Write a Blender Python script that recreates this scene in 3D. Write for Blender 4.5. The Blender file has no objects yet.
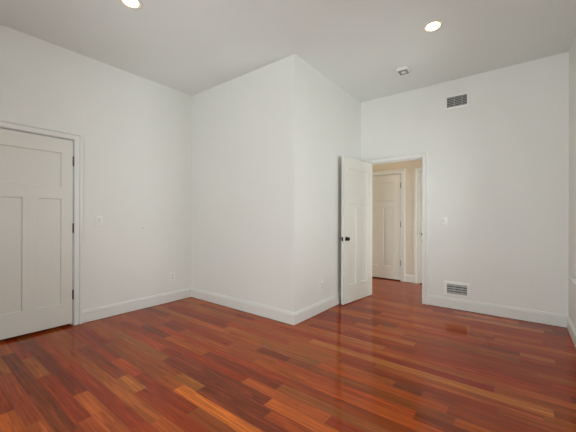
import bpy, bmesh, math, random
from mathutils import Vector, Matrix

# ------------------------------------------------------------------ camera, sky, lights, exposure
S = bpy.context.scene
COL = S.collection
PI = math.pi
cam_d = bpy.data.cameras.new('camera')
cam = bpy.data.objects.new('camera', cam_d)
COL.objects.link(cam)
F_PX, YAW, ROLL, CAM_H = 299.03, 0.65582, 0.00306, 1.2127
cam_d.sensor_fit = 'HORIZONTAL'
cam_d.sensor_width = 36.0
cam_d.lens = F_PX / 576 * 36.0
cam_d.shift_y = 1.24 / 576
cam_d.clip_start = 0.05
cam.matrix_world = (Matrix.Translation((0, 0, CAM_H)) @ Matrix.Rotation(YAW, 4, 'Z')
                    @ Matrix.Rotation(PI / 2, 4, 'X') @ Matrix.Rotation(ROLL, 4, 'Z'))
S.camera = cam

S.view_settings.view_transform = 'Standard'
S.view_settings.look = 'None'
S.view_settings.gamma = 1.0
S.view_settings.use_curve_mapping = False
S.view_settings.exposure = 0.0

world = bpy.data.worlds.new('overcast_sky')
S.world = world
world.use_nodes = True
wn = world.node_tree
wn.nodes['Background'].inputs[0].default_value = (0.905, 0.98, 1.0, 1)
wn.nodes['Background'].inputs[1].default_value = 5.1


def area_light(name, loc, rot, sx, sy, power, color, spread=180):
    d = bpy.data.lights.new(name, 'AREA')
    d.shape = 'RECTANGLE'
    d.size, d.size_y = sx, sy
    d.energy = power
    d.color = color
    d.spread = math.radians(spread)
    o = bpy.data.objects.new(name, d)
    o.location = loc
    o.rotation_euler = rot
    COL.objects.link(o)
    return o


# room planes (metres): camera stands at x = y = 0
XL, YA, XB, YC, XD, H = -3.9256, 2.7067, -1.9949, 4.5028, 0.4429, 3.05
YR = -1.9            # rear wall, behind the camera
YH = 5.83            # far wall of the hallway
T = 0.115            # wall thickness
DAY = (0.905, 0.98, 1.02)
# daylight entering by the window in the rear wall
area_light('daylight_rear', (-0.85, YR - T - 0.02, 1.65), (PI / 2, 0, 0), 1.5, 1.75, 98, DAY)
area_light('daylight_side', (XD + T + 0.02, 3.30, 1.52), (0, PI / 2, 0), 1.65, 1.0, 9, DAY)
# sky portals in the window openings
for loc, rot, sx, sy in (((-0.85, YR - T - 0.01, 1.65), (PI / 2, 0, 0), 1.5, 1.7), ((XD + T + 0.01, 3.305, 1.49), (0, PI / 2, 0), 1.66, 1.05),
                         ((XD + T + 0.01, 0.60, 1.49), (0, PI / 2, 0), 1.66, 1.2), ((XD + 2 * T + 0.01, 5.2, 0.95), (0, PI / 2, 0), 1.6, 0.84)):
    area_light('sky_portal', loc, rot, sx, sy, 1, (1, 1, 1)).data.cycles.is_portal = True
# warm lamp on the hallway ceiling, fill light at the windows added to the hallway's ends
hl = area_light('hallway_lamp', (-2.0, 5.2, 2.98), (0, 0, 0), 0.35, 0.35, 2.6, (1.0, 0.58, 0.16))
hl.data.shape = 'DISK'
HALL_FILL = (1.0, 0.94, 0.80)
area_light('hallway_fill', (XD + 2 * T + 0.02, 5.2, 0.95), (0, PI / 2, 0), 1.6, 0.8, 16, HALL_FILL)
area_light('hallway_fill', (-4.6 - T - 0.02, 5.2, 0.95), (0, -PI / 2, 0), 1.6, 0.8, 24, HALL_FILL)


# ------------------------------------------------------------------ materials
def lin(c):
    return tuple(((v / 255) / 12.92) if v / 255 <= 0.04045 else (((v / 255) + 0.055) / 1.055) ** 2.4 for v in c) + (1,)


def paint(name, rgb, rough=0.5, bump=0.0, scale=300, metal=0.0, spec=0.5):
    m = bpy.data.materials.new(name)
    m.use_nodes = True
    nt = m.node_tree
    b = nt.nodes['Principled BSDF']
    b.inputs['Roughness'].default_value = rough
    b.inputs['Metallic'].default_value = metal
    b.inputs['Specular IOR Level'].default_value = spec
    tc = nt.nodes.new('ShaderNodeTexCoord')
    nz = nt.nodes.new('ShaderNodeTexNoise')
    nz.inputs['Scale'].default_value = 2.2
    nz.inputs['Detail'].default_value = 3
    nt.links.new(tc.outputs['Object'], nz.inputs['Vector'])
    mx = nt.nodes.new('ShaderNodeMix')
    mx.data_type = 'RGBA'
    c = lin(rgb)
    mx.inputs[6].default_value = tuple(v * 0.975 for v in c[:3]) + (1,)
    mx.inputs[7].default_value = tuple(min(1, v * 1.02) for v in c[:3]) + (1,)
    nt.links.new(nz.outputs['Fac'], mx.inputs[0])
    nt.links.new(mx.outputs[2], b.inputs['Base Color'])
    if bump:
        n2 = nt.nodes.new('ShaderNodeTexNoise')
        n2.inputs['Scale'].default_value = scale
        nt.links.new(tc.outputs['Object'], n2.inputs['Vector'])
        bp = nt.nodes.new('ShaderNodeBump')
        bp.inputs['Strength'].default_value = bump
        bp.inputs['Distance'].default_value = 0.002
        nt.links.new(n2.outputs['Fac'], bp.inputs['Height'])
        nt.links.new(bp.outputs['Normal'], b.inputs['Normal'])
    return m


def emitter(name, rgb, strength):
    m = bpy.data.materials.new(name)
    m.use_nodes = True
    b = m.node_tree.nodes['Principled BSDF']
    b.inputs['Base Color'].default_value = (0.9, 0.9, 0.88, 1)
    b.inputs['Emission Color'].default_value = lin(rgb)
    b.inputs['Emission Strength'].default_value = strength
    return m


def glass(name):
    m = bpy.data.materials.new(name)
    m.use_nodes = True
    nt = m.node_tree
    nt.nodes.remove(nt.nodes['Principled BSDF'])
    tr = nt.nodes.new('ShaderNodeBsdfTransparent')
    gl = nt.nodes.new('ShaderNodeBsdfGlossy')
    gl.inputs['Roughness'].default_value = 0.02
    fr = nt.nodes.new('ShaderNodeFresnel')
    fr.inputs['IOR'].default_value = 1.45
    mx = nt.nodes.new('ShaderNodeMixShader')
    nt.links.new(fr.outputs[0], mx.inputs[0])
    nt.links.new(tr.outputs[0], mx.inputs[1])
    nt.links.new(gl.outputs[0], mx.inputs[2])
    nt.links.new(mx.outputs[0], nt.nodes['Material Output'].inputs[0])
    return m


M_WALL = paint('white_wall_paint', (231, 230, 224), 0.6, 0.08, 260)
M_HALL = paint('cream_hallway_paint', (226, 218, 204), 0.6, 0.08, 260)
M_CEIL = paint('flat_ceiling_paint', (236, 240, 236), 0.8, 0.08, 200)
M_TRIM = paint('white_trim_enamel', (229, 229, 223), 0.35)
M_DOOR = paint('white_door_enamel', (226, 224, 214), 0.35)
M_PLATE = paint('white_plastic', (238, 237, 232), 0.3)
M_RING = paint('white_metal_trim', (225, 222, 214), 0.35)
M_BRONZE = paint('dark_bronze', (62, 56, 52), 0.16, metal=0.9)
M_HINGE = paint('aged_pewter', (92, 86, 80), 0.35, metal=0.85)
M_VENT = paint('white_vent_enamel', (240, 240, 235), 0.35)
M_LOUVRE = paint('grey_vent_louvre', (172, 172, 166), 0.45)
M_DARK = paint('dark_duct', (46, 44, 42), 0.8)
M_GRILLE = paint('grey_grille', (150, 149, 144), 0.5)
M_SLOT = paint('grey_socket_slots', (150, 148, 143), 0.6)
M_NAIL = paint('nail_steel', (178, 174, 168), 0.5)
M_BRASS = paint('satin_brass', (150, 132, 96), 0.35, metal=0.8)
M_LAMP = emitter('lit_lamp_lens', (255, 226, 176), 24.0)
M_GLASS = glass('window_glass')


def floor_material():
    m = bpy.data.materials.new('varnished_cherry_planks')
    m.use_nodes = True
    nt = m.node_tree
    N, L = nt.nodes, nt.links
    b = N['Principled BSDF']
    tc = N.new('ShaderNodeTexCoord')
    col = N.new('ShaderNodeAttribute'); col.attribute_name = 'plank_colour'
    rnd = N.new('ShaderNodeAttribute'); rnd.attribute_name = 'plank_seed'
    fig = N.new('ShaderNodeAttribute'); fig.attribute_name = 'plank_figure'
    # every plank shows its own stretch of grain
    mp = N.new('ShaderNodeMapping'); mp.inputs['Scale'].default_value = (1.1, 26.0, 1.0)
    sc = N.new('ShaderNodeMath'); sc.operation = 'MULTIPLY'; sc.inputs[1].default_value = 57.0
    L.new(rnd.outputs['Fac'], sc.inputs[0])
    L.new(tc.outputs['Object'], mp.inputs['Vector'])
    g1 = N.new('ShaderNodeTexNoise'); g1.noise_dimensions = '4D'
    g1.inputs['Scale'].default_value = 1.6; g1.inputs['Detail'].default_value = 4
    g1.inputs['Roughness'].default_value = 0.6; g1.inputs['Distortion'].default_value = 0.35
    L.new(mp.outputs['Vector'], g1.inputs['Vector']); L.new(sc.outputs[0], g1.inputs['W'])
    mp2 = N.new('ShaderNodeMapping'); mp2.inputs['Scale'].default_value = (4.0, 110.0, 1.0)
    L.new(tc.outputs['Object'], mp2.inputs['Vector'])
    g2 = N.new('ShaderNodeTexNoise'); g2.noise_dimensions = '4D'
    g2.inputs['Scale'].default_value = 1.0; g2.inputs['Detail'].default_value = 3
    L.new(mp2.outputs['Vector'], g2.inputs['Vector']); L.new(sc.outputs[0], g2.inputs['W'])
    # figure bands: contour lines of the coarse grain
    ml = N.new('ShaderNodeMath'); ml.operation = 'MULTIPLY'; ml.inputs[1].default_value = 34.0
    L.new(g1.outputs['Fac'], ml.inputs[0])
    sn = N.new('ShaderNodeMath'); sn.operation = 'SINE'; L.new(ml.outputs[0], sn.inputs[0])
    fa = N.new('ShaderNodeMath'); fa.operation = 'MULTIPLY'; L.new(sn.outputs[0], fa.inputs[0]); L.new(fig.outputs['Fac'], fa.inputs[1])
    r1 = N.new('ShaderNodeMapRange'); r1.inputs['From Min'].default_value = 0.25; r1.inputs['From Max'].default_value = 0.75
    r1.inputs['To Min'].default_value = 0.58; r1.inputs['To Max'].default_value = 1.42
    L.new(g1.outputs['Fac'], r1.inputs['Value'])
    r2 = N.new('ShaderNodeMapRange'); r2.inputs['From Min'].default_value = 0.25; r2.inputs['From Max'].default_value = 0.75
    r2.inputs['To Min'].default_value = 0.74; r2.inputs['To Max'].default_value = 1.26
    L.new(g2.outputs['Fac'], r2.inputs['Value'])
    mu = N.new('ShaderNodeMath'); mu.operation = 'MULTIPLY'
    L.new(r1.outputs[0], mu.inputs[0]); L.new(r2.outputs[0], mu.inputs[1])
    ad = N.new('ShaderNodeMath'); ad.operation = 'ADD'; L.new(mu.outputs[0], ad.inputs[0]); L.new(fa.outputs[0], ad.inputs[1])
    vm = N.new('ShaderNodeVectorMath'); vm.operation = 'SCALE'
    L.new(col.outputs['Color'], vm.inputs[0]); cl_ = N.new('ShaderNodeClamp'); cl_.inputs['Min'].default_value = 0.45; cl_.inputs['Max'].default_value = 1.6
    gr = N.new('ShaderNodeAttribute'); gr.attribute_name = 'plank_grain'
    gm = N.new('ShaderNodeMix'); gm.inputs[2].default_value = 1.0
    L.new(gr.outputs['Fac'], gm.inputs[0]); L.new(ad.outputs[0], gm.inputs[3])
    L.new(gm.outputs[0], cl_.inputs['Value']); L.new(cl_.outputs[0], vm.inputs['Scale'])
    L.new(vm.outputs['Vector'], b.inputs['Base Color'])
    b.inputs['Roughness'].default_value = 0.34
    b.inputs['Specular IOR Level'].default_value = 0.0
    b.inputs['Coat Weight'].default_value = 0.8
    b.inputs['Coat Roughness'].default_value = 0.11
    b.inputs['Coat IOR'].default_value = 1.36
    return m


M_FLOOR = floor_material()
M_SEAM = paint('dark_floor_seam', (44, 22, 15), 0.7)


# ------------------------------------------------------------------ mesh helpers
def box(bm, x0, x1, y0, y1, z0, z1, bev=0.0):
    vs = [bm.verts.new((x, y, z)) for x in (x0, x1) for y in (y0, y1) for z in (z0, z1)]
    q = [(0, 1, 3, 2), (4, 6, 7, 5), (0, 4, 5, 1), (2, 3, 7, 6), (0, 2, 6, 4), (1, 5, 7, 3)]
    fs = [bm.faces.new([vs[i] for i in f]) for f in q]
    if bev:
        es = list({e for f in fs for e in f.edges})
        bmesh.ops.bevel(bm, geom=es, offset=bev, segments=2, affect='EDGES', profile=0.6)
    return vs


def lathe(bm, prof, origin, axis, n=32):
    """prof: (radius, height) along axis."""
    axis = Vector(axis).normalized()
    t = Vector((0, 0, 1)) if abs(axis.z) < 0.9 else Vector((1, 0, 0))
    u = axis.cross(t).normalized()
    v = axis.cross(u)
    o = Vector(origin)
    rings = []
    for r, hh in prof:
        if r < 1e-6:
            rings.append([bm.verts.new(o + axis * hh)])
        else:
            rings.append([bm.verts.new(o + axis * hh + (u * math.cos(2 * PI * k / n) + v * math.sin(2 * PI * k / n)) * r) for k in range(n)])
    for a, b in zip(rings[:-1], rings[1:]):
        for k in range(n):
            k2 = (k + 1) % n
            if len(a) == 1 and len(b) == 1:
                continue
            if len(a) == 1:
                bm.faces.new((a[0], b[k], b[k2]))
            elif len(b) == 1:
                bm.faces.new((a[k], b[0], a[k2]))
            else:
                bm.faces.new((a[k], b[k], b[k2], a[k2]))


def sweep(bm, prof, path, side, out, mitres):
    """Extrude a moulding section. prof: (w, t) pairs; path: points; side[i]: direction of w at each point
    (already lengthened for a mitre); out[i]: direction of t at each point."""
    rows = []
    for p, s, o in zip(path, side, out):
        rows.append([bm.verts.new(Vector(p) + Vector(s) * w + Vector(o) * t) for w, t in prof])
    n = len(prof)
    for a, b in zip(rows[:-1], rows[1:]):
        for k in range(n):
            k2 = (k + 1) % n
            bm.faces.new((a[k], a[k2], b[k2], b[k]))
    bm.faces.new(rows[0])
    bm.faces.new(list(reversed(rows[-1])))


def obj(name, bm, mat, parent=None, smooth=False):
    bmesh.ops.recalc_face_normals(bm, faces=bm.faces[:])
    me = bpy.data.meshes.new(name)
    bm.to_mesh(me)
    bm.free()
    for m in (mat if isinstance(mat, (list, tuple)) else [mat]):
        me.materials.append(m)
    if smooth:
        for p in me.polygons:
            p.use_smooth = True
        me.set_sharp_from_angle(angle=math.radians(35))
    o = bpy.data.objects.new(name, me)
    COL.objects.link(o)
    if parent:
        o.parent = parent
    return o


def tag(o, label=None, cat=None, group=None, kind=None):
    if label: o['label'] = label
    if cat: o['category'] = cat
    if group: o['group'] = group
    if kind: o['kind'] = kind
    return o


def empty(name, loc, rot=(0, 0, 0)):
    o = bpy.data.objects.new(name, None)
    o.empty_display_size = 0.1
    o.location = loc
    o.rotation_euler = rot
    COL.objects.link(o)
    return o


def boxobj(name, mat, dims, parent=None, bev=0.0):
    bm = bmesh.new()
    box(bm, *dims, bev=bev)
    return obj(name, bm, mat, parent, smooth=bool(bev))


def structure(name, mat, boxes, label, cat):
    bm = bmesh.new()
    for d in boxes:
        box(bm, *d)
    return tag(obj(name, bm, mat), label, cat, kind='structure')


# ------------------------------------------------------------------ shell
XE = XD + T
HX0, HX1 = -4.6, XE                         # ends of the hallway
# clear door openings between jambs
LD = (0.440, 1.183, 2.065)                  # left wall door: y0, y1, top
RD = (-1.850, -1.072, 2.060)                # doorway of the back wall: x0, x1, top
HD = (-2.566, -1.772, 2.054)                # first hallway door
HE = (-1.432, -0.640, 2.054)                # second hallway door
JT = 0.018                                  # jamb thickness
W1 = (2.78, 3.830, 0.65, 2.32)              # window of the right wall: y0, y1, z0, z1
W4 = (0.0, 1.2, 0.66, 2.32)  # unseen second window, added to bring more light from the right
W5 = (4.78, 5.62, 0.15, 1.75)               # unseen windows added at the hallway's ends to brighten it
WR = [(-1.6, -0.1)]       # rear windows x ranges
WZ = (0.80, 2.50)

ya, yb = LD[0] - JT, LD[1] + JT
structure('wall_left', M_WALL, [(XL - T, XL, YR - T, ya, 0, H), (XL - T, XL, yb, YA + T, 0, H), (XL - T, XL, ya, yb, LD[2] + JT, H),
                                (XL - T - 0.70, XL - T - 0.65, ya - 0.3, yb + 0.3, 0, LD[2] + 0.25), (XL - T - 0.65, XL - T, ya - 0.35, ya - 0.3, 0, LD[2] + 0.25),  # unseen box behind the door, added to keep sky light out of its gap
                                (XL - T - 0.65, XL - T, yb + 0.3, yb + 0.35, 0, LD[2] + 0.25), (XL - T - 0.65, XL - T, ya - 0.3, yb + 0.3, LD[2] + 0.2, LD[2] + 0.25)],
          'long white left wall holding the closed door and a light switch', 'wall')
structure('wall_center', M_WALL, [(XL, XB, YA, YA + T, 0, H)], 'plain white wall of the corner jutting into the room, facing the camera', 'wall')
structure('wall_side', M_WALL, [(XB - T, XB, YA + T, YC, 0, H)], 'white side of the jutting corner, running back behind the open door', 'wall')
xa, xb2 = RD[0] - JT, RD[1] + JT
structure('wall_back', M_WALL, [(HX0, xa, YC, YC + T, 0, H), (xb2, XE, YC, YC + T, 0, H), (xa, xb2, YC, YC + T, RD[2] + JT, H)],
          'white back wall with the doorway and two vents', 'wall')
structure('wall_right', M_WALL, [(XD, XE, YR - T, W4[0], 0, H), (XD, XE, W4[1], W1[0], 0, H), (XD, XE, W1[1], YC, 0, H), (XD, XE, W1[0], W1[1], 0, W1[2]),
                                 (XD, XE, W1[0], W1[1], W1[3], H), (XD, XE, W4[0], W4[1], 0, W4[2]), (XD, XE, W4[0], W4[1], W4[3], H)], 'sliver of white wall at the right edge with the window sill', 'wall')
rear = [(XL, XD, YR - T, YR, 0, WZ[0]), (XL, XD, YR - T, YR, WZ[1], H), (XL, WR[0][0], YR - T, YR, *WZ),
        (WR[0][1], XD, YR - T, YR, *WZ)]
structure('wall_rear', M_WALL, rear, 'white rear wall with a wide window behind the camera', 'wall')
structure('wall_hallway', M_HALL, [(HX0, HD[0] - JT, YH, YH + T, 0, H), (HD[1] + JT, HE[0] - JT, YH, YH + T, 0, H), (HE[1] + JT, HX1, YH, YH + T, 0, H),
                                   (HD[0] - JT, HD[1] + JT, YH, YH + T, HD[2] + JT, H), (HE[0] - JT, HE[1] + JT, YH, YH + T, HE[2] + JT, H),
                                   (HX0, HX1, YH + T, YH + T + 0.05, 0, H)],
          'cream hallway wall seen through the doorway', 'wall')
structure('wall_hallway_end', M_HALL, [(HX0 - T, HX0, YC, W5[0], 0, H), (HX0 - T, HX0, W5[1], YH + T + 0.05, 0, H), (HX0 - T, HX0, W5[0], W5[1], 0, W5[2]),
                                       (HX0 - T, HX0, W5[0], W5[1], W5[3], H), (HX1, HX1 + T, YC, W5[0], 0, H), (HX1, HX1 + T, W5[1], YH + T + 0.05, 0, H),
                                       (HX1, HX1 + T, W5[0], W5[1], 0, W5[2]), (HX1, HX1 + T, W5[0], W5[1], W5[3], H)], 'cream end walls closing the hallway', 'wall')
structure('ceiling', M_CEIL, [(HX0 - T, HX1 + T, YR - T, YH + T + 0.05, H, H + 0.1)], 'flat off-white ceiling with two round recessed lights', 'ceiling')

# ------------------------------------------------------------------ floor of individual planks
PW, Y0 = 0.09, 0.986
TAN, GOLD, ORANGE, DARK, PLUM = (170, 100, 46), (152, 90, 42), (184, 98, 48), (124, 58, 34), (124, 58, 34)
RED, LORANGE, BROWN = (142, 58, 29), (172, 82, 34), (126, 62, 33)
special = {-6: [(-3.12, -2.25, (152, 72, 42))], -5: [(-3.55, -2.62, (122, 58, 33)), (-2.62, -2.0, BROWN)],
           -4: [(-3.32, -2.85, (160, 88, 42)), (-2.85, -2.05, RED)], -3: [(-3.3, -2.38, (124, 52, 29)), (-2.38, -2.06, (172, 88, 38)), (-2.06, -1.6, (158, 80, 38))],
           -2: [(-2.9, -1.75, RED)], -1: [(-2.85, -1.7, (156, 84, 40))],
           0: [(-3.2, -2.38, (132, 62, 34)), (-2.38, -2.087, TAN), (-2.087, -1.3, (146, 62, 30))], 3: [(-2.07, -1.775, GOLD), (-1.775, -0.8, DARK)],
           4: [(-3.35, -2.38, (152, 88, 44)), (-2.38, -1.22, DARK)],
           2: [(-1.91, -0.95, (196, 108, 46))], 6: [(-1.61, -0.9, (178, 90, 42)), (-0.9, -0.1, RED)], 5: [(-2.35, -1.30, DARK), (-1.30, -0.55, (188, 98, 42))],
           7: [(-2.2, -1.35, (130, 56, 30)), (-1.35, -0.3, (150, 84, 42))], 9: [(-1.25, 0.1, LORANGE)], 10: [(-1.6, -0.5, (166, 76, 34))],
           12: [(-1.95, -1.30, (150, 86, 46)), (-1.30, -0.35, LORANGE)],
           16: [(-1.61, 0.18, (178, 108, 50))], 17: [(-1.2, -0.13, (140, 50, 28))], 19: [(-1.6, -0.98, (168, 96, 50))], 18: [(-0.125, 0.47, (170, 86, 42))],
           26: [(0.014, 0.25, (172, 98, 48))], 13: [(-0.715, -0.52, PLUM)], 35: [(-0.62, 0.22, (178, 104, 54))], 36: [(-0.5, 0.3, (150, 80, 42))],
           21: [(-1.95, -1.45, (150, 74, 40))]}
rng = random.Random(11)
PAL = [((152, 71, 32), 5), ((144, 62, 29), 5), ((158, 80, 37), 4), ((136, 56, 27), 3), ((166, 84, 34), 4), ((152, 62, 28), 4),
       ((126, 58, 29), 2), ((162, 90, 42), 2), ((146, 76, 37), 3), ((158, 68, 30), 4)]
pal = [c for c, n in PAL for _ in range(n)]
bm = bmesh.new()
lc = bm.loops.layers.float_color.new('plank_colour')
ls = bm.faces.layers.float.new('plank_seed')
lf = bm.faces.layers.float.new('plank_figure')
lg = bm.faces.layers.float.new('plank_grain')
GAP = 0.0006
r0 = int(math.floor((YR - Y0) / PW))
r1 = int(math.ceil((YH + T - Y0) / PW))
for r in range(r0, r1):
    y0, y1 = Y0 + r * PW, Y0 + (r + 1) * PW
    if y1 <= YA + 0.06:
        X0, X1 = (XL - T - 0.65 if LD[0] - 0.4 < y0 < LD[1] + 0.4 else XL), XE
    elif y1 <= YC:
        X0, X1 = XB - 0.06, XE
    else:
        X0, X1 = HX0, HX1
    cuts = []
    sp = sorted(special.get(r, []))
    x = X0
    for s in sp + [(X1, X1, None)]:
        while x < s[0] - 1e-6:
            ln = rng.choice([0.35, 0.5, 0.62, 0.8, 0.95, 1.1, 1.3]) * rng.uniform(0.85, 1.15)
            if x == X0:
                ln *= rng.uniform(0.3, 1)
            e = x + ln
            if e > s[0] - 0.22:
                e = s[0]
            cuts.append((x, e, None))
            x = e
        if s[2]:
            cuts.append(s)
            x = s[1]
    for a, b_, c in cuts:
        sat = c is not None
        if c is None:
            c = rng.choice(pal)
            if y0 > YC:
                c = rng.choice([(146, 66, 31), (140, 62, 30), (150, 72, 33)])
        k = 1.0 if sat else rng.uniform(0.88, 1.12)
        f = bm.faces.new([bm.verts.new(p) for p in ((a + GAP, y0 + GAP, 0), (b_ - GAP, y0 + GAP, 0), (b_ - GAP, y1 - GAP, 0), (a + GAP, y1 - GAP, 0))])
        cl = lin(c)
        for lp in f.loops:
            lp[lc] = (cl[0] * k * 1.12, cl[1] * k * 0.97, cl[2] * k * 0.78, 1)
        f[ls] = rng.random()
        f[lf] = (0.26 if c == DARK else rng.choice([0.02, 0.04, 0.06, 0.10, 0.16]))
        f[lg] = 0.3 if y0 > YC else 1.0       # plainer boards in the hallway
base = len(bm.faces)
vs = box(bm, HX0 - T, HX1 + T, YR - T, YH + T + 0.05, -0.08, -0.0012)
bm.faces.ensure_lookup_table()
for f in bm.faces[base:]:
    f.material_index = 1
tag(obj('floor', bm, [M_FLOOR, M_SEAM]), 'glossy red-brown hardwood plank floor', 'floor', kind='structure')

# ------------------------------------------------------------------ baseboards
BB = [(0, 0), (0.016, 0), (0.016, 0.103), (0.0105, 0.104), (0.0105, 0.108), (0.0175, 0.109), (0.0185, 0.113), (0.0165, 0.117),
      (0.011, 0.120), (0.010, 0.130), (0.0075, 0.135), (0.004, 0.137), (0, 0.137)]
BZ = 0.005


def baseboard(name, pts, nrm, label):
    """pts: run along the wall; nrm: offset direction of the thickness at every point (mitred)."""
    bm = bmesh.new()
    prof = [(hh, t) for t, hh in BB]
    sweep(bm, prof, [(x, y, BZ) for x, y in pts], [(0, 0, 1)] * len(pts), [(a, b, 0) for a, b in nrm], None)
    return tag(obj(name, bm, M_TRIM), label, 'baseboard', kind='structure')


CW = 0.078                                   # casing width
RV = 0.005                                   # reveal of the jamb
baseboard('baseboard_left', [(XL, LD[1] + RV + CW), (XL, YA), (XB, YA), (XB, YC), (RD[0] - RV - CW, YC)],
          [(1, 0), (1, -1), (1, -1), (1, -1), (0, -1)], 'white baseboard wrapping the left wall and the jutting corner')
baseboard('baseboard_right', [(RD[1] + RV + CW, YC), (XD, YC), (XD, YR), (XL, YR), (XL, LD[0] - RV - CW)],
          [(0, -1), (-1, -1), (-1, 1), (1, 1), (1, 0)], 'white baseboard under the low vent, turning along the right wall')
baseboard('baseboard_hallway', [(HD[1] + RV + CW, YH), (HE[0] - RV - CW, YH)], [(0, -1), (0, -1)], 'short white baseboard between the two hallway door casings')

# ------------------------------------------------------------------ door casings and jambs
CS = [(0, 0), (0, 0.010), (0.003, 0.013), (0.044, 0.012), (0.047, 0.012), (0.050, 0.020), (0.053, 0.024), (0.073, 0.024),
      (0.078, 0.021), (0.078, 0)]


def casing(name, a, b, top, plane, depth, inward, axis, label, stop_at, mat=M_TRIM):
    """Casing round an opening from a to b on a wall face 'plane'; inward = +1/-1 way out of the wall towards the viewer's room."""
    def P(s, z):
        return (plane, s, z) if axis == 'y' else (s, plane, z)

    def D(ds, dz):
        return (0, ds, dz) if axis == 'y' else (ds, 0, dz)
    o = (inward, 0, 0) if axis == 'y' else (0, inward, 0)
    a0, b0, t0 = a - RV, b + RV, top + RV
    bm = bmesh.new()
    sweep(bm, CS, [P(a0, 0.002), P(a0, t0), P(b0, t0), P(b0, 0.002)], [D(-1, 0), D(-1, 1), D(1, 1), D(1, 0)], [o] * 4, None)
    c = tag(obj(name, bm, mat), label, 'door casing', kind='structure')
    # jamb lining the wall's thickness
    d0, d1 = sorted((plane, plane - inward * depth))
    bm = bmesh.new()
    for (s0, s1, z0, z1) in ((a - JT, a, 0.001, top + JT), (b, b + JT, 0.001, top + JT), (a, b, top, top + JT)):
        box(bm, *((d0, d1, s0, s1, z0, z1) if axis == 'y' else (s0, s1, d0, d1, z0, z1)))
    obj('jamb', bm, mat, c)
    e0, e1 = sorted((plane - inward * stop_at, plane - inward * (stop_at + 0.03)))
    bm = bmesh.new()
    for (s0, s1, z0, z1) in ((a, a + 0.011, 0.001, top), (b - 0.011, b, 0.001, top), (a + 0.011, b - 0.011, top - 0.011, top)):
        box(bm, *((e0, e1, s0, s1, z0, z1) if axis == 'y' else (s0, s1, e0, e1, z0, z1)))
    obj('door_stop', bm, mat, c)
    return c


casing('trim_1', LD[0], LD[1], LD[2], XL, T, 1, 'y', 'white moulded casing round the closed door in the left wall', 0.042)
cas = casing('trim_2', RD[0], RD[1], RD[2], YC, T, -1, 'x', 'white moulded casing of the open doorway in the back wall', 0.042)
casing('trim_3', HD[0], HD[1], HD[2], YH, T, -1, 'x', 'casing round the closed hallway door', 0.042)
casing('trim_4', HE[0], HE[1], HE[2], YH, T, -1, 'x', 'next casing along the hallway wall, partly hidden by the doorway', 0.042)
# hallway face of the doorway
bm = bmesh.new()
sweep(bm, CS, [(RD[0] - RV, YC + T, 0.002), (RD[0] - RV, YC + T, RD[2] + RV), (RD[1] + RV, YC + T, RD[2] + RV), (RD[1] + RV, YC + T, 0.002)],
      [(-1, 0, 0), (-1, 0, 1), (1, 0, 1), (1, 0, 0)], [(0, 1, 0)] * 4, None)
obj('hallway_casing', bm, M_TRIM, cas)
# strike plate on the latch jamb
bm = bmesh.new()
box(bm, RD[1] - 0.0015, RD[1] + 0.0005, YC + 0.004, YC + 0.036, 0.855, 0.915)
box(bm, RD[1] - 0.0035, RD[1] + 0.001, YC - 0.0045, YC + 0.004, 0.867, 0.903, bev=0.001)
tag(obj('strike_plate', bm, M_BRASS, cas), 'small dull metal plate')


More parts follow.
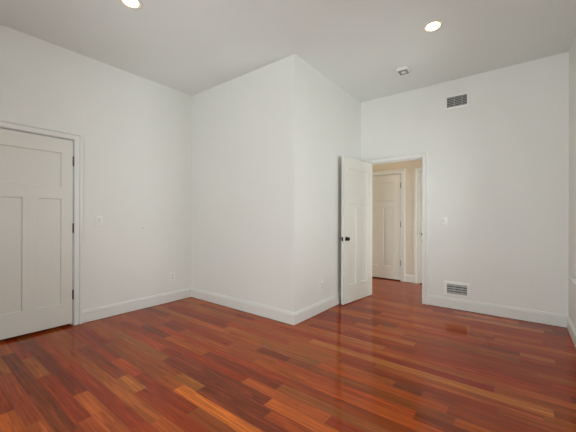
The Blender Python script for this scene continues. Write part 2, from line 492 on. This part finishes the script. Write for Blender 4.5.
# ------------------------------------------------------------------ doors
def door(name, loc, rotz, w, z0, z1, label, mirror=1, hinges=True, knob_far=0.06, knobs=(1, 1), knuckle_face=0, st=0.126):
    """Leaf from the hinge line (local x = 0) to x = w; local y 0 .. 0.035*mirror is its thickness."""
    root = tag(empty(name, loc, (0, 0, rotz)), label, 'door', kind='structure')
    th = 0.035
    ya_, yb_ = (0, th) if mirror > 0 else (-th, 0)
    p0, p1, q0, q1 = 0.262, 1.405, 1.532, 1.905
    mid = 0.118
    m0, m1 = w / 2 - mid / 2, w / 2 + mid / 2
    bm = bmesh.new()
    box(bm, 0, st, ya_, yb_, z0, z1)
    box(bm, w - st, w, ya_, yb_, z0, z1)
    for a, b in ((z0, p0), (p1, q0), (q1, z1)):
        box(bm, st, w - st, ya_, yb_, a, b)
    box(bm, m0, m1, ya_, yb_, p0, p1)
    obj('leaf_frame', bm, M_DOOR, root)
    for (x0, x1, a, b) in ((st, m0, p0, p1), (m1, w - st, p0, p1), (st, w - st, q0, q1)):
        bm = bmesh.new()
        for y_, s in ((ya_, 1), (yb_, -1)):
            e, d1, d2 = 0.006, 0.006 * s, 0.013 * s
            o_ = [bm.verts.new(p) for p in ((x0, y_ + d1, a), (x1, y_ + d1, a), (x1, y_ + d1, b), (x0, y_ + d1, b))]
            i_ = [bm.verts.new(p) for p in ((x0 + e, y_ + d2, a + e), (x1 - e, y_ + d2, a + e), (x1 - e, y_ + d2, b - e), (x0 + e, y_ + d2, b - e))]
            for k in range(4):
                bm.faces.new((o_[k], o_[(k + 1) % 4], i_[(k + 1) % 4], i_[k]))
            bm.faces.new(i_)
        obj('panel', bm, M_DOOR, root)
    if hinges:
        yk = ya_ if knuckle_face == 0 else yb_
        sg = -1 if knuckle_face == 0 else 1
        for zc in (0.345, 1.085, 1.828):
            bm = bmesh.new()
            lathe(bm, [(0, -0.056), (0.004, -0.055), (0.0055, -0.051), (0.0065, -0.049), (0.0068, -0.017), (0.0060, -0.0165), (0.0060, -0.0155),
                       (0.0068, -0.015), (0.0068, 0.015), (0.0060, 0.0155), (0.0060, 0.0165), (0.0068, 0.017), (0.0065, 0.049),
                       (0.0055, 0.051), (0.004, 0.055), (0, 0.056)], (-0.002, yk + sg * 0.0055, zc), (0, 0, 1), 16)
            y2 = yk + sg * 0.0012
            box(bm, -0.0035, 0.0015, min(yk - sg * 0.03, y2), max(yk - sg * 0.03, y2), zc - 0.049, zc + 0.049)
            tag(obj('hinge', bm, M_HINGE, root, smooth=True), 'dark metal hinge')
    # knob sets
    xk, zk = w - knob_far, 0.915
    for (face, on) in ((0, knobs[0]), (1, knobs[1])):
        if not on:
            continue
        y_, sg = (ya_, -1) if face == 0 else (yb_, 1)
        k = on
        bm = bmesh.new()
        lathe(bm, [(0, -0.0), (0.031, 0.0), (0.031, 0.003), (0.027, 0.007), (0.014, 0.0085), (0.0115, 0.012), (0.0105, 0.020 * k), (0.013, 0.026 * k),
                   (0.0225, 0.031 * k), (0.0265, 0.039 * k), (0.0270, 0.045 * k), (0.023, 0.053 * k), (0.012, 0.0575 * k), (0, 0.0585 * k)],
              (xk, y_, zk), (0, sg, 0), 28)
        tag(obj('knob', bm, M_BRONZE, root, smooth=True), 'round dark bronze knob')
    bm = bmesh.new()
    yc_ = (ya_ + yb_) / 2
    box(bm, w - 0.001, w + 0.0012, yc_ - 0.0125, yc_ + 0.0125, zk - 0.029, zk + 0.029)
    box(bm, w, w + 0.008, yc_ - 0.006, yc_ + 0.006, zk - 0.009, zk + 0.009, bev=0.002)
    tag(obj('latch', bm, M_BRONZE, root), 'dark latch plate on the door edge')
    return root


# left wall: hinge at the right jamb, leaf reaches towards the camera (local +x -> world -y)
door('door_1', (XL - 0.004, LD[1] - 0.005, 0), -PI / 2, LD[1] - LD[0] - 0.009, 0.028, LD[2] - 0.008,
     'closed white three-panel door in the left wall', mirror=-1, knuckle_face=1, st=0.106)
# open door of the back wall, swung against the side of the jutting corner
TH = math.radians(97.2)
door('door_2', (-1.838, 4.490, 0), -TH, 0.772, 0.012, 2.050, 'white three-panel door with dark knobs standing open at the doorway', mirror=1, knobs=(0.85, 0.85), knob_far=0.070)
# hallway doors: hinge at the right jamb, local +x -> world -x
door('door_3', (HD[1] - 0.005, YH + 0.004, 0), PI, HD[1] - HD[0] - 0.009, 0.020, HD[2] - 0.008,
     'closed white three-panel door across the hallway', mirror=-1, knuckle_face=1)
door('door_4', (HE[1] - 0.005, YH + 0.004, 0), PI, HE[1] - HE[0] - 0.009, 0.020, HE[2] - 0.008,
     'second closed hallway door, nearly hidden by the doorway casing', mirror=-1, knuckle_face=1)


# ------------------------------------------------------------------ windows
def window(name, axis, a, b, z0, z1, plane, inward, label):
    """axis 'y': window in a wall of constant x."""
    def B(bm, s0, s1, d0, d1, za, zb, bev=0.0):
        p0, p1 = sorted((plane + inward * d0, plane + inward * d1))
        box(bm, *((p0, p1, s0, s1, za, zb) if axis == 'y' else (s0, s1, p0, p1, za, zb)), bev=bev)
    root = tag(empty(name, (0, 0, 0)), label, 'window', kind='structure')
    bm = bmesh.new()
    B(bm, a - 0.085, a, 0, 0.018, z0, z1 + 0.085); B(bm, b, b + 0.085, 0, 0.018, z0, z1 + 0.085); B(bm, a, b, 0, 0.018, z1, z1 + 0.085)
    obj('casing', bm, M_TRIM, root)
    bm = bmesh.new()
    B(bm, a, a + 0.02, -T, 0, z0, z1); B(bm, b - 0.02, b, -T, 0, z0, z1); B(bm, a + 0.02, b - 0.02, -T, 0, z1 - 0.02, z1); B(bm, a + 0.02, b - 0.02, -T, 0, z0, z0 + 0.02)
    obj('frame', bm, M_TRIM, root)
    bm = bmesh.new()
    B(bm, a - 0.095, b + 0.095, -0.05, 0.055, z0 - 0.026, z0, bev=0.004)
    obj('sill', bm, M_TRIM, root, smooth=True)
    bm = bmesh.new()
    B(bm, a - 0.08, b + 0.08, 0, 0.016, z0 - 0.10, z0 - 0.026)
    obj('apron', bm, M_TRIM, root)
    zm = (z0 + z1) / 2
    for (za, zb, d) in ((z0 + 0.02, zm + 0.02, -0.05), (zm - 0.02, z1 - 0.02, -0.085)):
        bm = bmesh.new()
        s0, s1 = a + 0.02, b - 0.02
        B(bm, s0, s0 + 0.045, d - 0.03, d, za, zb); B(bm, s1 - 0.045, s1, d - 0.03, d, za, zb)
        B(bm, s0 + 0.045, s1 - 0.045, d - 0.03, d, za, za + 0.045); B(bm, s0 + 0.045, s1 - 0.045, d - 0.03, d, zb - 0.045, zb)
        sash = obj('sash', bm, M_TRIM, root)
        bm = bmesh.new()
        B(bm, s0 + 0.04, s1 - 0.04, d - 0.018, d - 0.013, za + 0.04, zb - 0.04)
        obj('pane', bm, M_GLASS, sash)
    return root


window('window_1', 'y', W1[0], W1[1], W1[2], W1[3], XD, -1, 'white framed window with a projecting sill in the right wall')
for i, (a, b) in enumerate(WR):
    window('window_%d' % (i + 2), 'x', a, b, WZ[0], WZ[1], YR, 1, 'white framed window in the rear wall')

window('window_3', 'y', W4[0], W4[1], W4[2], W4[3], XD, -1, 'unseen white framed window added beside the camera for extra light')
window('window_4', 'y', W5[0], W5[1], W5[2], W5[3], HX1, -1, 'unseen white framed window added at the right end to brighten the hallway')
window('window_5', 'y', W5[0], W5[1], W5[2], W5[3], HX0, 1, 'unseen white framed window added at the left end to brighten the hallway')

# ------------------------------------------------------------------ recessed lights
G_L = 'recessed lights in the ceiling'


def recessed(loc, label):
    root = tag(empty('recessed_light', loc), label, 'ceiling light', G_L)
    bm = bmesh.new()
    lathe(bm, [(0.0562, 0.012), (0.0565, -0.0005), (0.060, -0.0015), (0.078, -0.0045), (0.086, -0.005), (0.090, -0.003), (0.092, 0.0)], (0, 0, 0), (0, 0, 1), 48)
    obj('trim_ring', bm, M_RING, root, smooth=True)
    bm = bmesh.new()
    lathe(bm, [(0, -0.013), (0.022, -0.0122), (0.040, -0.0095), (0.051, -0.0055), (0.0565, -0.001)], (0, 0, 0), (0, 0, 1), 48)
    tag(obj('lamp_lens', bm, M_LAMP, root, smooth=True), 'glowing warm white lens')
    return root


recessed((-2.629, 1.205, H), 'lit round recessed light in the ceiling near the left wall')
recessed((-0.653, 3.122, H), 'lit round recessed light in the ceiling near the square detector')

# ------------------------------------------------------------------ square detector
dx, dy = -1.130, 3.81
root = tag(empty('smoke_detector', (dx, dy, H)), 'small square white detector with grey grille on the ceiling', 'smoke detector')
bm = bmesh.new()
box(bm, -0.066, 0.066, -0.074, 0.074, -0.034, 0.0, bev=0.004)
obj('housing', bm, M_PLATE, root, smooth=True)
bm = bmesh.new()
for k in range(7):
    y = -0.058 + k * 0.0178
    box(bm, -0.053, 0.053, y, y + 0.010, -0.0375, -0.033)
obj('grille', bm, M_GRILLE, root)
bm = bmesh.new()
lathe(bm, [(0.031, -0.033), (0.031, -0.040), (0.027, -0.0425), (0, -0.043)], (0, 0, 0), (0, 0, 1), 24)
obj('button', bm, M_PLATE, root, smooth=True)


# ------------------------------------------------------------------ wall vents
def vent(cx, cz, w, h, fl, rows, label):
    root = tag(empty('air_vent', (cx, YC, cz)), label, 'vent', 'air vents on the back wall')
    bm = bmesh.new()
    prof = [(0, 0), (0, 0.009), (0.003, 0.012), (fl - 0.005, 0.010), (fl, 0.005), (fl, 0)]
    pts = [(-w / 2, -h / 2), (w / 2, -h / 2), (w / 2, h / 2), (-w / 2, h / 2), (-w / 2, -h / 2)]
    dirs = [(-1, -1), (1, -1), (1, 1), (-1, 1), (-1, -1)]
    sweep(bm, prof, [(x, 0, z) for x, z in pts], [(a, 0, b) for a, b in dirs], [(0, -1, 0)] * 5, None)
    obj('frame', bm, M_VENT, root)
    boxobj('duct', M_DARK, (-w / 2, w / 2, -0.0012, -0.0004, -h / 2, h / 2), root)
    for k in range(rows):
        z = -h / 2 + (k + 0.5) * h / rows
        bm = bmesh.new()
        t = h / rows * 0.30
        vs = [bm.verts.new(p) for x in (-w / 2, w / 2) for p in ((x, -0.0015, z - t * 0.2), (x, -0.0065, z - t), (x, -0.0072, z - t + 0.002), (x, -0.002, z + t))]
        for i in range(4):
            j = (i + 1) % 4
            bm.faces.new((vs[i], vs[j], vs[4 + j], vs[4 + i]))
        bm.faces.new(vs[:4]); bm.faces.new(vs[4:])
        obj('louvre', bm, M_LOUVRE, root)
    for x in (-w / 6 + 0.010, w / 6 + 0.020):
        boxobj('divider', M_LOUVRE, (x - 0.0035, x + 0.0035, -0.0078, -0.001, -h / 2, h / 2), root)
    return root


vent(-0.647, 2.757, 0.235, 0.132, 0.024, 6, 'high white vent with grey louvres close under the ceiling')
vent(-0.640, 0.263, 0.235, 0.124, 0.036, 4, 'low white vent with grey louvres just above the baseboard')


# ------------------------------------------------------------------ switches and sockets
def plate(name, loc, rotz, label, cat, group, kind):
    """local: plate lies in the x-z plane and faces -y."""
    root = tag(empty(name, loc, (0, 0, rotz)), label, cat, group)
    bm = bmesh.new()
    box(bm, -0.038, 0.038, -0.007, 0, -0.061, 0.061, bev=0.003)
    obj('cover_plate', bm, M_PLATE, root, smooth=True)
    if kind == 'switch':
        bm = bmesh.new()
        vs = [bm.verts.new(p) for x in (-0.0165, 0.0165) for p in ((x, -0.006, -0.033), (x, -0.0125, -0.033), (x, -0.0085, 0.0), (x, -0.0095, 0.033), (x, -0.006, 0.033))]
        for i in range(5):
            j = (i + 1) % 5
            bm.faces.new((vs[i], vs[j], vs[5 + j], vs[5 + i]))
        bm.faces.new(vs[:5]); bm.faces.new(vs[5:])
        obj('rocker', bm, M_RING, root)
    else:
        for zc in (-0.0195, 0.0195):
            bm = bmesh.new()
            box(bm, -0.0165, 0.0165, -0.010, -0.006, zc - 0.0145, zc + 0.0145, bev=0.002)
            s = obj('socket', bm, M_RING, root, smooth=True)
            bm = bmesh.new()
            box(bm, -0.008, -0.0055, -0.0106, -0.0095, zc - 0.001, zc + 0.009)
            box(bm, 0.0055, 0.008, -0.0106, -0.0095, zc - 0.001, zc + 0.008)
            lathe(bm, [(0, 0.0106), (0.003, 0.0106), (0.003, 0.009)], (0, 0, zc - 0.007), (0, -1, 0), 12)
            obj('slots', bm, M_SLOT, s)
    return root


GS, GO = 'light switches', 'wall outlets'
plate('light_switch', (XL, 1.440, 1.160), PI / 2, 'white rocker light switch on the left wall beside the closed door', 'light switch', GS, 'switch')
plate('light_switch', (-0.797, YC, 1.160), 0, 'white rocker light switch on the back wall beside the doorway', 'light switch', GS, 'switch')
plate('power_outlet', (XL, 2.384, 0.360), PI / 2, 'white power outlet low on the left wall', 'outlet', GO, 'outlet')
plate('power_outlet', (XB, 3.305, 0.336), PI / 2, 'white power outlet low on the jutting corner near the open door', 'outlet', GO, 'outlet')

bm = bmesh.new()
lathe(bm, [(0, 0.006), (0.004, 0.0055), (0.0065, 0.003), (0.0065, 0.001), (0.0025, 0), (0.0025, -0.004)], (0, 0, 0), (1, 0, 0), 16)
o = obj('nail', bm, M_NAIL, smooth=True)
o.location = (XL, 1.956, 1.066)
tag(o, 'tiny grey nail head in the bare wall between light switch and outlet', 'nail')
